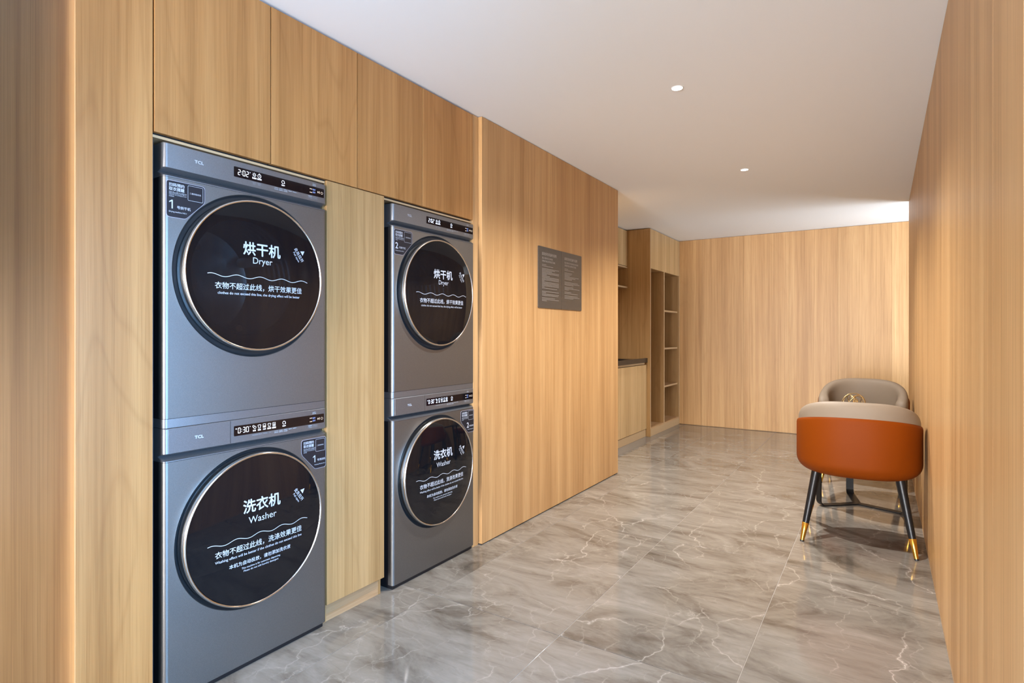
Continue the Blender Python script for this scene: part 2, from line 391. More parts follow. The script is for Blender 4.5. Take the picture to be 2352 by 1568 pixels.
for k in range(3): box('pane', -1.86 + 0.70 * k, -1.20 + 0.70 * k, -6.434, -6.426, 0.04, H - 0.04, M['pane'], o, 0)
# window_1: tall glazing in line with the right wall, beside the viewer; window_2: slim window in the alcove
wall('wall_right_near', 0.24, 0.34, -6.4, -0.30, 0, H, m='oak_wall', label='oak wall past the tall window')
def window(name, x, y0, y1, z0, z1, n, label):
    fr = 0.04; lst = [(x, x + 0.06, y0, y1, z0, z0 + fr), (x, x + 0.06, y0, y1, z1 - fr, z1)]
    for k in range(n + 1):
        yy = y0 + (y1 - y0 - fr) * k / n; lst.append((x, x + 0.06, yy, yy + fr, z0 + fr, z1 - fr))
    o = tag(boxes(name, lst, M['frame'], None, 0.002), label, kind='structure')
    for k in range(n):
        a = y0 + (y1 - y0 - fr) * k / n + fr; c = y0 + (y1 - y0 - fr) * (k + 1) / n
        box('pane', x + 0.026, x + 0.034, a, c, z0 + fr, z1 - fr, M['pane'], o, 0)
window('window_1', 0.26, -0.30, 1.255, 0.0, H, 2, 'tall dark-framed glazing beside the viewer')
window('window_2', 1.26, 6.16, 7.12, 0.0, H, 1, 'slim window in the alcove past the right wall')
wall('wall_alcove_side', 1.26, 1.36, 7.12, 7.21, 0, H, label='white wall beside the slim window')
wall('wall_alcove_front', 0.34, 1.36, 6.03, 6.13, 0, H, label='white wall closing the alcove')
# grey stone strip in front of the kitchenette
tag(box('trim_2', -2.22, -2.052, 4.387, BY - 0.002, -0.004, 0.0012, M['border'], bev=0), 'grey stone strip in front of the kitchenette', kind='structure')

# ================================================================== DOWNLIGHTS
def downlight(x, y, energy=DOWNLIGHT_W, label='small round recessed downlight glowing in the white ceiling'):
    t = thing('downlight', label, 'downlight', (x, y, H), 'recessed ceiling downlights')
    n = 32
    me = lathe_z([(0.029, H - 0.0003), (0.029, H - 0.002), (0.026, H - 0.003), (0.0245, H - 0.002), (0.0235, H + 0.012)], x, y, 40, False)
    obj('trim_ring', me, M['white_plastic'], t, 40)
    me = lathe_z([(0.0240, H + 0.0045), (0.0240, H - 0.0004), (0.001, H - 0.0012)], x, y, 40, False)
    obj('lens', me, M['lamp'], t, 40)
    l = bpy.data.lights.new('downlight_beam', 'SPOT'); l.energy = energy; l.color = DOWNLIGHT_C
    l.spot_size = math.radians(136); l.spot_blend = 1.0; l.shadow_soft_size = 0.018
    o = bpy.data.objects.new('downlight_beam', l); COL.objects.link(o); o.location = (x, y, H - 0.02)
    return t
for y in (2.715, 4.325): downlight(-0.815, y)
downlight(-2.0, 4.72, 55, 'unseen fill downlight added over the kitchenette behind the oak wall')  # added lamp, hidden by the wall block, lifts kitchenette and far floor
downlight(-3.3, -0.9, 210, 'unseen fill downlight added over the lobby to light the cabinet end')  # added lamp out of view, fills the shaded cabinet end face

# ================================================================== CABINETS
CXF = -1.820     # door faces of the laundry cabinets
EX = -1.8225
t = thing('end_cabinet', 'tall oak end panel standing left of dryer 1', 'cabinet', (-2.2, 0.75, 0))
box('front_panel', EX - 0.02, EX, 0.652, 0.846, 0.0, H - 0.003, M['oak'], t, 0.001)
box('side_panel', -2.68, EX - 0.001, 0.650, 0.668, 0.0, H - 0.003, M['oak_wall'], t, 0.001)
box('niche_side', -2.68, EX - 0.021, 0.828, 0.846, 0.0, H - 0.003, M['dark'], t, 0.001)
box('niche_lining', -1.90, EX - 0.0012, 0.8463, 0.8475, 0.0, 1.72, M['frame'], t, 0)
where = ['oak overhead cupboard beside the tall end panel, above dryer 1', 'oak overhead cupboard above dryer 1 and the edge of the narrow tall cabinet',
         'oak overhead cupboard between the narrow tall cabinet and dryer 2', 'oak overhead cupboard above dryer 2, beside the oak post']
dy = [0.848, 1.237, 1.636, 2.035, 2.434]
for k in range(4):
    a, c = dy[k], dy[k + 1]
    t = thing('overhead_cupboard', where[k], 'cupboard', (-2.2, (a + c) / 2, 1.72), 'overhead cupboards above the machines')
    boxes('body', [(-2.67, CXF - 0.021, a + 0.001, a + 0.018, 1.7405, H - 0.006), (-2.67, CXF - 0.021, c - 0.018, c - 0.001, 1.7405, H - 0.006),
                   (-2.67, CXF - 0.021, a + 0.018, c - 0.018, 1.7405, 1.756), (-2.67, -2.655, a + 0.018, c - 0.018, 1.756, H - 0.006),
                   (-2.67, CXF - 0.021, a + 0.018, c - 0.018, H - 0.022, H - 0.006)], M['dark'], t, 0.0008)  # carcass coloured near black so the gaps between doors look shaded
    box('door', CXF - 0.019, CXF, a + 0.0016, c - 0.0016, 1.7425, H - 0.010, M['oak'], t, 0.0012)
for a, c, lb in ((0.848, 1.4765, 'thin oak board over the machine niche that adjoins the tall end panel'), (1.7885, 2.4355, 'thin oak board over the machine niche that adjoins the oak post')):
    t = thing('niche_board', lb, 'board', (-2.2, (a + c) / 2, 1.724), 'boards over the machine niches')
    box('board', -2.67, CXF - 0.0105, a, c, 1.7270, 1.7350, M['oak_horizontal'], t, 0.0006)
    box('edge_band', CXF - 0.0105, CXF - 0.0085, a, c, 1.7270, 1.7350, M['oak_edge'], t, 0)
t = thing('tall_cabinet', 'narrow tall oak cabinet between the two machine stacks', 'cabinet', (-2.2, 1.632, 0))
boxes('body', [(-2.67, CXF - 0.021, 1.478, 1.494, 0.0, 1.720), (-2.67, CXF - 0.021, 1.772, 1.786, 0.0, 1.720), (-2.67, CXF - 0.021, 1.494, 1.772, 0.078, 0.094)], M['oak_pale'], t, 0.0008)
box('door', CXF - 0.019, CXF, 1.480, 1.7875, 0.075, 1.7385, M['oak_pale'], t, 0.0012)
box('kickboard', CXF - 0.040, CXF - 0.022, 1.478, 1.776, 0.0, 0.074, M['oak_horizontal'], t, 0.0008)

# kitchenette base unit, worktop, sink, wall cupboard, open shelf unit
KY0, KY1 = 4.40, 6.116
t = thing('base_cabinet', 'oak base cabinet under the black worktop', 'cabinet', (-2.45, 5.2, 0))
boxes('body', [(-2.74, -2.21, KY0, KY1, 0.09, 0.11), (-2.74, -2.21, KY1 - 0.018, KY1, 0.11, 0.822), (-2.74, -2.21, KY0, KY0 + 0.018, 0.11, 0.822), (-2.74, -2.21, 5.25, 5.268, 0.11, 0.822)], M['oak'], t)
box('grip_rail', -2.205, -2.187, KY0 + 0.002, KY1 - 0.03, 0.802, 0.822, M['oak_edge'], t, 0.001)
for a, c in ((KY0 + 0.002, 5.258), (5.262, KY1 - 0.003)):
    box('door', -2.196, -2.177, a, c, 0.088, 0.797, M['oak_lit'], t, 0.0012)
box('plinth', -2.205, -2.185, KY0, KY1 - 0.002, 0.0015, 0.082, M['oak_edge'], t, 0.001)
t = thing('worktop', 'black stone worktop with raised front edge', 'worktop', (-2.45, 5.2, 0.824))
bm = bmesh.new()
for a in ((-2.748, -2.60, KY0, KY1), (-2.25, -2.19, KY0, KY1), (-2.60, -2.25, KY0, 5.3), (-2.60, -2.25, 5.92, KY1)): add_box(bm, *a, 0.824, 0.860, 0)
obj('slab', from_bm(bm), M['counter'], t)
box('front_edge', -2.19, -2.164, KY0, KY1, 0.824, 0.872, M['counter'], t, 0.002)
box('splashback', -2.748, -2.735, KY0, KY1, 0.860, 0.90, M['counter'], t, 0.001)
bm = bmesh.new()
for a in ((-2.598, -2.252, 5.302, 5.918, 0.66, 0.664), (-2.598, -2.594, 5.302, 5.918, 0.664, 0.861), (-2.256, -2.252, 5.302, 5.918, 0.664, 0.861),
          (-2.594, -2.256, 5.302, 5.306, 0.664, 0.861), (-2.594, -2.256, 5.914, 5.918, 0.664, 0.861)): add_box(bm, *a, 0)
tag(obj('sink', from_bm(bm), M['black_plastic']), 'black sink basin let into the black worktop', 'sink')
t = thing('wall_cupboard', 'pale oak wall cupboard with open niche above the black worktop', 'cupboard', (-2.55, 5.2, 1.65))
UX = -2.40
boxes('body', [(-2.748, UX - 0.021, KY0, KY1, 1.880, 1.896), (-2.748, UX, KY0, KY1, 1.655, 1.672), (-2.748, UX, KY1 - 0.016, KY1, 1.672, 1.880), (-2.748, UX, KY0, KY0 + 0.016, 1.672, 1.880),
               (-2.748, -2.74, KY0, KY1, 1.672, H - 0.01), (-2.748, UX - 0.021, KY1 - 0.016, KY1, 1.896, H - 0.01), (-2.748, UX - 0.021, KY0, KY0 + 0.016, 1.896, H - 0.01)], M['oak_pale'], t)
box('shelf_edge', UX - 0.0005, UX + 0.001, KY0, KY1, 1.655, 1.672, M['oak_edge'], t, 0)
box('niche_edge', UX - 0.018, UX + 0.001, KY0, KY1, 1.880, 1.896, M['oak_edge'], t, 0)
for a, c in ((KY0, 5.258), (5.262, KY1)):
    box('door', UX - 0.019, UX, a + 0.001, c - 0.003, 1.902, H - 0.012, M['oak_lit'], t, 0.001)
SX = -2.135
t = thing('shelf_unit', 'tall oak open shelf unit built in beside the back wall', 'shelf', (-2.45, 6.66, 0))
box('side_panel', -2.748, SX, 6.118, 6.136, 0.0015, H - 0.006, M['oak_pale'], t, 0.0008)
box('side_panel', -2.748, SX, 7.182, 7.206, 0.0015, H - 0.006, M['oak_pale'], t, 0.0008)
box('back_panel', -2.748, -2.73, 6.136, 7.182, 0.0015, H - 0.006, M['oak_pale'], t, 0.0008)
box('divider', -2.73, SX - 0.002, 6.588, 6.612, 0.098, 1.868, M['oak_pale'], t, 0.0008)
box('top_board', -2.73, SX - 0.022, 6.136, 7.182, 1.868, 1.884, M['oak_pale'], t, 0.0008)
box('bottom_board', -2.73, SX - 0.002, 6.136, 7.182, 0.082, 0.098, M['oak_horizontal'], t, 0.0008)
box('front_board', SX - 0.02, SX, 6.137, 7.181, 1.866, H - 0.008, M['oak_lit'], t, 0.0008)
box('plinth', SX - 0.02, SX - 0.001, 6.137, 7.181, 0.0015, 0.082, M['oak_edge'], t, 0.0008)
for z in (1.418, 0.970, 0.520):
    s = box('shelf', -2.73, SX - 0.022, 6.612, 7.182, z - 0.016, z + 0.004, M['oak_horizontal'], t, 0.0008)
    box('edge_band', SX - 0.022, SX - 0.020, 6.612, 7.182, z - 0.016, z + 0.004, M['oak_edge'], s, 0)
for y0, y1 in ((6.118, 6.136), (6.588, 6.612), (7.182, 7.206)):
    box('edge_band', SX - 0.0019, SX + 0.0006, y0, y1, 0.084 if y0 < 6.9 else 0.002, 1.866 if 6.2 < y0 < 6.9 else H - 0.008, M['oak_edge'], t, 0)

# ================================================================== LAUNDRY MACHINES
MXF = -1.812; MXB = -2.42; MW = 0.600; CR = 0.012; RD = 0.2475
def prof(y0, y1, ins=0.0, n=6):
    p = [(MXB, y0), (MXF - ins - 0.030, y0)]
    for k in range(n + 1):
        a = PI / 2 * k / n; p.append((MXF - ins - CR + CR * math.sin(a), y0 + CR - CR * math.cos(a)))
    for k in range(n + 1):
        a = PI / 2 * k / n; p.append((MXF - ins - CR + CR * math.cos(a), y1 - CR + CR * math.sin(a)))
    return p + [(MXF - ins - 0.030, y1), (MXB, y1)]
def loft(name, y0, y1, rings, m, parent, cap=True, smooth=35):
    v = []; f = []; n = None
    for z, ins in rings:
        p = prof(y0, y1, ins); n = len(p); v += [(x, y, z) for x, y in p]
    for i in range(len(rings) - 1):
        for k in range(n):
            k2 = (k + 1) % n; f.append((i * n + k, i * n + k2, (i + 1) * n + k2, (i + 1) * n + k))
    if cap: f.append(tuple(range(n))[::-1]); f.append(tuple(range((len(rings) - 1) * n, len(rings) * n)))
    return obj(name, pyd(v, f), m, parent, smooth)
def body(y0, y1, z0, z1, cy, cz, m, parent, RR):
    """cabinet with rounded upright edges and a round hole in the front"""
    p = prof(y0, y1); n = len(p); v = [(x, y, z0) for x, y in p] + [(x, y, z1) for x, y in p]; f = []
    for k in range(n):
        k2 = (k + 1) % n
        if k == n // 2 - 1: continue                     # the flat front, filled below
        f.append((k, k2, n + k2, n + k))
    f.append(tuple(range(n))[::-1]); f.append(tuple(range(n, 2 * n)))
    a0, a1 = y0 + CR, y1 - CR
    ang = sorted([2 * PI * k / 96 for k in range(96)] + [math.atan2(zz - cz, yy - cy) % (2 * PI) for yy in (a0, a1) for zz in (z0, z1)])
    b = len(v); m_ = len(ang)
    def edge(a):
        dyy, dzz = math.cos(a), math.sin(a); ts = []
        if abs(dyy) > 1e-9: ts.append(((a1 if dyy > 0 else a0) - cy) / dyy)
        if abs(dzz) > 1e-9: ts.append(((z1 if dzz > 0 else z0) - cz) / dzz)
        tt = min(ts); return cy + dyy * tt, cz + dzz * tt
    for a in ang: v.append((MXF, *edge(a)))
    for r, dx in ((RR, 0.0), (RR - 0.0015, -0.002)):
        for a in ang: v.append((MXF + dx, cy + r * math.cos(a), cz + r * math.sin(a)))
    for i in range(2):
        for k in range(m_):
            k2 = (k + 1) % m_; f.append((b + i * m_ + k, b + i * m_ + k2, b + (i + 1) * m_ + k2, b + (i + 1) * m_ + k))
    me = pyd(v, f); me.materials.append(m); me.materials.append(M['black_plastic'])
    for q in me.polygons:                                # sides behind the wrapped front are black
        if max(me.vertices[i].co.x for i in q.vertices) < MXF - 0.0295 or abs(q.normal.z) > 0.9: q.material_index = 1
    return obj('body', me, m, parent, 30)
def dome(r): return 0.0265 + 0.0125 * (1 - min(1, r / RD) ** 2.6)
SEG = {'0': 'abcdef', '2': 'abged', '3': 'abgcd', ':': ''}
def seven(P, s, y, z, h):
    wd = h * 0.5; tk = h * 0.10; g = tk * 0.35
    for ch in s:
        if ch == ':':
            for zz in (z + h * 0.3, z + h * 0.66): P.rect(y, y + tk, zz - tk / 2, zz + tk / 2)
            y += tk * 2.4; continue
        for q in SEG[ch]:
            if q == 'a': P.rect(y + tk, y + wd - tk, z + h - tk, z + h)
            if q == 'd': P.rect(y + tk, y + wd - tk, z, z + tk)
            if q == 'g': P.rect(y + tk, y + wd - tk, z + h / 2 - tk / 2, z + h / 2 + tk / 2)
            if q == 'f': P.rect(y, y + tk, z + h / 2 + g, z + h - g)
            if q == 'b': P.rect(y + wd - tk, y + wd, z + h / 2 + g, z + h - g)
            if q == 'e': P.rect(y, y + tk, z + g, z + h / 2 - g)
            if q == 'c': P.rect(y + wd - tk, y + wd, z + g, z + h / 2 - g)
        y += wd + tk * 1.6
    return y
def rounded(pts, rads, n=6):
    out = []; m = len(pts)
    for i in range(m):
        p = Vector(pts[i]); a = (Vector(pts[i - 1]) - p).normalized(); c = (Vector(pts[(i + 1) % m]) - p).normalized()
        r = rads[i]
        for k in range(n + 1):
            s = k / n; q = (p + a * r) * (1 - s) ** 2 + p * 2 * s * (1 - s) + (p + c * r) * s * s; out.append((q.x, q.y))
    return out
def plate(name, pts, x0, x1, m, parent):
    n = len(pts); v = [(x0, y, z) for y, z in pts] + [(x1, y, z) for y, z in pts]
    f = [tuple(range(n))[::-1], tuple(range(n, 2 * n))] + [(k, (k + 1) % n, n + (k + 1) % n, n + k) for k in range(n)]
    bm = bmesh.new(); me = pyd(v, f); bm.from_mesh(me); bpy.data.meshes.remove(me)
    return obj(name, from_bm(bm), m, parent)
def micro(P, y0, y1, z, h, seed, gap=0.25):
    """a line of print too small to read: short dashes"""
    r = random.Random(seed); y = y0
    while y < y1:
        l = r.uniform(1.2, 4.0) * h; P.rect(y, min(y + l, y1), z, z + h * 0.62); y += l + gap * h
def numeral(P, num, y, z, h):
    if num == 1:
        P.rect(y + h * 0.28, y + h * 0.42, z, z + h)
        P.poly([(y + h * 0.30, z + h), (y + h * 0.02, z + h * 0.80), (y + h * 0.02, z + h * 0.67), (y + h * 0.30, z + h * 0.82)])
    else: P.text(str(num), y, z, height=h, align='L', bold=0.02)
def machine(kind, num, y0):
    dry = kind == 'dryer'; y1 = y0 + MW; cy = (y0 + y1) / 2; o = y0 - 0.872     # measured on stack 1, shifted by o
    if dry:
        t = thing('tumble_dryer', ('grey tumble dryer numbered one, stacked between the tall end panel and the narrow cabinet', 'grey tumble dryer numbered two, stacked between the narrow cabinet and the oak post')[num - 1], 'dryer', ((MXF + MXB) / 2, cy, 0.851), 'front loading tumble dryers')
        z_body, z_lip, z_dip, z_pan, z_top, cz = (0.880, 1.614), 1.614, 1.632, 1.6425, 1.717, 1.3355
    else:
        t = thing('washing_machine', ('grey washing machine numbered one, on the floor between end panel and narrow cabinet', 'grey washing machine numbered two, on the floor between narrow cabinet and oak post')[num - 1], 'washer', ((MXF + MXB) / 2, cy, 0.0), 'front loading washing machines')
        z_body, z_lip, z_dip, z_pan, z_top, cz = (0.020, 0.747), 0.747, 0.7635, 0.7735, 0.850, 0.474
    RR = 0.277 if dry else 0.2705
    body(y0, y1, *z_body, cy, cz, M['steel'], t, RR)
    pan = loft('control_panel', y0, y1, [(z_lip + 0.0012, 0.0), (z_lip + 0.004, 0.0), (z_dip, 0.030), (z_pan, 0.0), (z_top - 0.002, 0.0), (z_top, 0.002)], M['steel_panel'], t, smooth=25)
    loft('seam', y0 + 0.001, y1 - 0.001, [(z_lip, 0.0012), (z_lip + 0.0013, 0.0012)], M['dark'], t)
    if dry:
        loft('stacking_frame', y0, y1, [(0.8515, 0.0015), (0.8785, 0.0015)], M['steel_panel'], t)
        loft('seam', y0 + 0.001, y1 - 0.001, [(0.8785, 0.003), (0.880, 0.003)], M['dark'], t)
    else:
        box('plinth', MXB + 0.02, MXF - 0.012, y0 + 0.008, y1 - 0.008, 0.0, 0.0205, M['black_plastic'], t, 0.001)
        box('detergent_drawer', MXF - 0.0005, MXF + 0.001, y0 + 0.013, y0 + 0.2085, z_pan + 0.001, z_top - 0.003, M['steel_panel'], t, 0.0004)
        box('drawer_gap', MXF - 0.0005, MXF + 0.0003, y0 + 0.2087, y0 + 0.2103, z_pan + 0.001, z_top - 0.002, M['dark'], t, 0)
    # round door: dark surround, chrome ring, domed glass with white print
    obj('door_surround', lathe_x([(RR - 0.0014, -0.002), (RR - 0.006, -0.010), (RR - 0.0105, -0.014), (0.250, -0.015), (0.250, 0.012)], MXF, cy, cz), M['dish'], t, 60)
    d = obj('door', lathe_x([(RD, 0.020)] + [(RD * math.cos(k / 16 * PI / 2) ** 0.9 if k < 16 else 0.0005, 0) for k in range(0)] +
                            [(r, dome(r)) for r in [RD * (1 - k / 24) for k in range(24)] + [0.002]], MXF, cy, cz, 96, True),
            M['glass_dryer' if dry else 'glass_washer'], t, 60)
    obj('ring', lathe_x([(0.2555, -0.012), (0.2570, 0.0), (0.2570, 0.020), (0.2560, 0.0255), (0.2542, 0.0290), (0.2515, 0.0300), (0.2490, 0.0285), (0.2474, 0.022)], MXF, cy, cz), M['chrome'], d, 60)
    obj('inner_rim', lathe_x([(0.2480, 0.021), (0.228, -0.005), (0.205, -0.03), (0.200, -0.07)] if dry else [(0.2480, 0.021), (0.232, 0.006), (0.10, 0.004), (0.002, 0.004)], MXF, cy, cz), M['black_plastic'], d, 60)
    if dry:
        pr = []
        for k in range(60): pr.append((0.200 + (0.004 if k % 6 < 2 else 0.0), -0.07 - 0.005 * k))
        dm = obj('drum', lathe_x(pr + [(0.20, -0.37), (0.16, -0.385), (0.04, -0.38), (0.002, -0.375)], MXF, cy, cz, 72), M['drum'], t, 40)
        lift = []
        for q in range(3):
            a = 0.5 + q * 2 * PI / 3; yy, zz = cy + 0.178 * math.cos(a), cz + 0.178 * math.sin(a)
            obj('drum_lifter', tube([(MXF - 0.09, yy, zz), (MXF - 0.2, yy, zz), (MXF - 0.34, yy, zz)], 0.022, 10, radii=[0.012, 0.024, 0.020]), M['drum'], t, 60)
    fx = lambda y, z: MXF + dome(math.hypot(y - cy, z - cz)) + 0.0005
    def line(name, *a, **k):
        q_ = Print(); q_.text(*a, **k); q_.build(name, fx, M['print'], d)
    if dry:
        line('title_lettering', '烘干机', cy + 0.001, 1.4235, width=0.138, height=0.0435, bold=0.022)
        line('subtitle_lettering', 'Dryer', cy + 0.002, 1.3815, width=0.0725)
        line('notice_lettering', '衣物不超过此线，烘干效果更佳', cy - 0.001, 1.2935, width=0.323, bold=0.010)
        line('notice_lettering', 'clothes do not exceed this line, the drying effect will be better', cy - 0.001, 1.2690, width=0.305, bold=0.008)
        zw = 1.3265; pz = 1.424
        wv = lambda s: zw + 0.0045 * math.cos(s * 4.45 * 2 * PI - 0.9)
    else:
        line('title_lettering', '洗衣机', cy + 0.001, 0.5615, width=0.138, height=0.0435, bold=0.022)
        line('subtitle_lettering', 'Washer', cy + 0.002, 0.5135, width=0.104)
        line('notice_lettering', '衣物不超过此线，洗涤效果更佳', cy - 0.001, 0.4300, width=0.322, bold=0.010)
        line('notice_lettering', 'Washing effect will be better if the clothes do not exceed this line', cy - 0.001, 0.4055, width=0.322, bold=0.008)
        line('notice_lettering', '本机为自动投放，请勿添加洗衣液', cy - 0.002, 0.3785, width=0.228, bold=0.012)
        line('notice_lettering', 'This machine is for automatic dispensing.', cy - 0.001, 0.3600, width=0.145, bold=0.008)
        line('notice_lettering', 'Please do not add laundry detergent', cy - 0.001, 0.3495, width=0.130, bold=0.008)
        zw = 0.4605; pz = 0.5535
        wv = lambda s: zw + 0.0045 * math.cos(s * 4.45 * 2 * PI - 0.9)
    W_ = Print(); W_.stroke([(cy - 0.186 + 0.372 * k / 120, wv(k / 120)) for k in range(121)], 0.0020)
    W_.build('wave_line', fx, M['print'], d)
    P = Print()
    # 'pull open' mark, reading down along the right rim, with its arrow head
    py = cy + 0.150; ra = -0.98
    e = Vector((math.cos(ra), math.sin(ra))); nn = Vector((-e.y, e.x))
    P.text('此处拉开', py, pz, width=0.056, height=0.0145, bold=0.008, rot=ra)
    q = Vector((py, pz)) - nn * 0.0160; P.text('Pull open', q.x, q.y, width=0.040, rot=ra, bold=0.0)
    q = Vector((py, pz)) + nn * 0.018
    P.poly([tuple(q + e * -0.009 + nn * -0.005), tuple(q + e * 0.009 + nn * -0.005), tuple(q + nn * 0.012)])
    tag(P.build('pull_mark', fx, M['print'], d), kind='stuff')
    # display
    zz = 1.6635 if dry else 0.7955; dh = 0.034; d0, d1 = 1.0935 + o, 1.4595 + o
    sc = plate('display', rounded([(d0, zz), (d1, zz), (d1, zz + dh), (d0, zz + dh)], [0.003] * 4, 3), MXF - 0.001, MXF + 0.0008, M['screen'], t)
    fl_ = lambda y, z: MXF + 0.0013
    A = Print(); seven(A, '2:02' if dry else '0:30', d0 + 0.0135, zz + 0.008, 0.019)
    A.poly([(d0 + 0.056, zz + 0.0265), (d0 + 0.0595, zz + 0.0265), (d0 + 0.0578, zz + 0.0235)])
    A.build('time_digits', fl_, M['led'], sc)
    A = Print(); zi = zz + 0.0215; zt = zz + 0.010
    if dry:
        c = d0 + 0.0735; A.circle(c, zi, 0.0036, 0.0011)
        for k in range(8): a = k * PI / 4; A.stroke([(c + 0.0052 * math.cos(a), zi + 0.0052 * math.sin(a)), (c + 0.0076 * math.cos(a), zi + 0.0076 * math.sin(a))], 0.0011)
        c = d0 + 0.0925; A.circle(c, zi - 0.0005, 0.0062, 0.0013); A.stroke([(c, zi + 0.0025), (c, zi - 0.0005), (c + 0.0028, zi - 0.0022)], 0.0011); A.rect(c - 0.002, c + 0.002, zi + 0.0068, zi + 0.0082)
        A.text('智能烘', d0 + 0.0735, zt, width=0.0165, bold=0.03); A.text('定时烘', d0 + 0.0925, zt, width=0.0165, bold=0.03)
    else:
        cs = [d0 + 0.0735 + 0.0190 * k for k in range(5)]
        A.circle(cs[0] + 0.0018, zi - 0.0015, 0.0042, 0.0013); A.circle(cs[0] - 0.0034, zi + 0.0028, 0.0032, 0.0013)
        for c in (cs[1], cs[3]):
            A.stroke([(c - 0.006, zi + 0.0035), (c - 0.002, zi + 0.006), (c, zi + 0.0042), (c + 0.002, zi + 0.006), (c + 0.006, zi + 0.0035), (c + 0.0045, zi), (c + 0.0035, zi), (c + 0.0035, zi - 0.006), (c - 0.0035, zi - 0.006), (c - 0.0035, zi), (c - 0.0045, zi)], 0.0014, True)
        A.stroke([(cs[2] - 0.005, zi + 0.006), (cs[2] + 0.005, zi + 0.006), (cs[2] + 0.005, zi - 0.006), (cs[2] - 0.005, zi - 0.006)], 0.0014, True); A.rect(cs[2] - 0.004, cs[2] + 0.004, zi - 0.005, zi)
        A.stroke([(cs[4] - 0.005, zi + 0.006), (cs[4] + 0.005, zi + 0.006), (cs[4] + 0.005, zi - 0.006), (cs[4] - 0.005, zi - 0.006)], 0.0014, True); A.circle(cs[4], zi - 0.001, 0.0027, 0.0012)
        for c, s, wd in ((cs[0], '标准', 0.011), (cs[1], '快洗', 0.0115), (cs[2], '大件', 0.0115)): A.text(s, c, zt - 0.0005, width=wd, bold=0.03)
        for q, c in enumerate(cs[3:]): 
            for r in range(3): A.rect(c - 0.0075 + r * 0.0052, c - 0.0033 + r * 0.0052, zt - 0.003, zt + 0.0022)
        A.circle(d0 + 0.0075, zz + 0.024, 0.0018, 0.0008)
    c = d0 + (0.186 if dry else 0.190)
    A.circle(c, zi, 0.0055, 0.0016, -0.5, 4.9); A.poly([(c + 0.003, zi - 0.0015), (c + 0.0078, zi - 0.0018), (c + 0.0046, zi - 0.0062)])
    A.text('智能中' if dry else '智能中', c, zt, width=0.0135, bold=0.03)
    A.build('icons', fl_, M['led'], sc)
    A = Print(); c = d1 - 0.0465
    for k in (0, 1): A.text('程序' if k == 0 else '选择', c, zz + (0.0225 if k == 0 else 0.0125), width=0.0125, bold=0.02)
    A.build('program_mark', fl_, M['led_blue'], sc)
    A = Print()
    for k in (0, 1): micro(A, d1 - 0.066, d1 - 0.0545, zz + (0.022 if k == 0 else 0.009), 0.004, 5 + k)
    yy = d1 - 0.0305; A.poly([(yy, zz + 0.013), (yy, zz + 0.0215), (yy + 0.0055, zz + 0.01725)]); A.rect(yy + 0.0065, yy + 0.0077, zz + 0.013, zz + 0.0215); A.rect(yy + 0.009, yy + 0.0102, zz + 0.013, zz + 0.0215)
    yy = d1 - 0.0105; A.circle(yy, zz + 0.0168, 0.0046, 0.0012, PI / 2 + 0.6, PI / 2 + 2 * PI - 0.6); A.rect(yy - 0.0006, yy + 0.0006, zz + 0.0175, zz + 0.0225)
    A.build('key_symbols', fl_, M['led_warm'], sc)
    # small grey print around the display, badge
    fp = lambda y, z: MXF + (0.0013 if (not dry and y < y0 + 0.2085) else 0.0004)
    A = Print(); words = [('Smart Dry', 0.0735), ('Time Dry', 0.0925)] if dry else [('Standard', 0.077), ('Quick', 0.0965), ('Bedding', 0.1155), ('Spin', 0.1345)]
    for s, c in words:
        if dry:
            a_, b_ = s.split(); A.text(a_, d0 + c, zz - 0.0045, width=0.0125); A.text(b_, d0 + c, zz - 0.0100, width=0.0085)
        else: A.text(s, d0 + c, zz - 0.0055, height=0.0042)
    for k in range(5):
        micro(A, d0 + 0.152 + 0.019 * k, d0 + 0.166 + 0.019 * k, zz - 0.0055, 0.0034, 31 + k)
        if k < 3: micro(A, d0 + 0.151 + 0.019 * k, d0 + 0.167 + 0.019 * k, zz - 0.0105, 0.0034, 41 + k)
    A.text('Program', d1 - 0.040, zz - 0.0075, width=0.0165); A.stroke([(d1 - 0.0495, zz - 0.0125), (d1 - 0.0305, zz - 0.0125), (d1 - 0.0305, zz - 0.0025), (d1 - 0.0495, zz - 0.0025)], 0.0005, True)
    A.stroke([(d1 - 0.0735, zz - 0.0125), (d1 - 0.0525, zz - 0.0125), (d1 - 0.0525, zz - 0.0025), (d1 - 0.0735, zz - 0.0025)], 0.0005, True)
    A.text('Setting', d1 - 0.063, zz - 0.0098, width=0.0135); micro(A, d1 - 0.071, d1 - 0.055, zz - 0.0062, 0.0032, 77)
    micro(A, d1 - 0.052, d1 - 0.038, zz + dh + 0.0085, 0.0034, 91); micro(A, d1 - 0.053, d1 - 0.036, zz + dh + 0.004, 0.0030, 92)
    A.build('panel_print', fp, M['print_soft'], pan)
    A = Print(); A.text('TCL', y0 + 0.1055, (1.6795 if dry else 0.8125), width=0.028, height=0.0092, bold=0.035)
    A.build('brand_badge', lambda y, z: MXF + 0.0016, M['print'], pan)
    # corner sticker
    if dry:
        pts = [(0.8785, 1.4925), (0.936, 1.4925), (0.9965, 1.5535), (0.9965, 1.6055), (0.8785, 1.6055)]; rad = [0.011, 0.007, 0.011, 0.011, 0.009]
    else:
        pts = [(1.418, 0.6225), (1.4685, 0.6225), (1.4685, 0.7405), (1.357, 0.7405), (1.357, 0.6865)]; rad = [0.007, 0.010, 0.008, 0.010, 0.011]
    pts = [(y + o, z) for y, z in pts]
    st = plate('sticker', rounded(pts, rad), MXF, MXF + 0.0005, M['sticker_edge'], t)
    cyy = sum(p[0] for p in pts) / 5; czz = sum(p[1] for p in pts) / 5
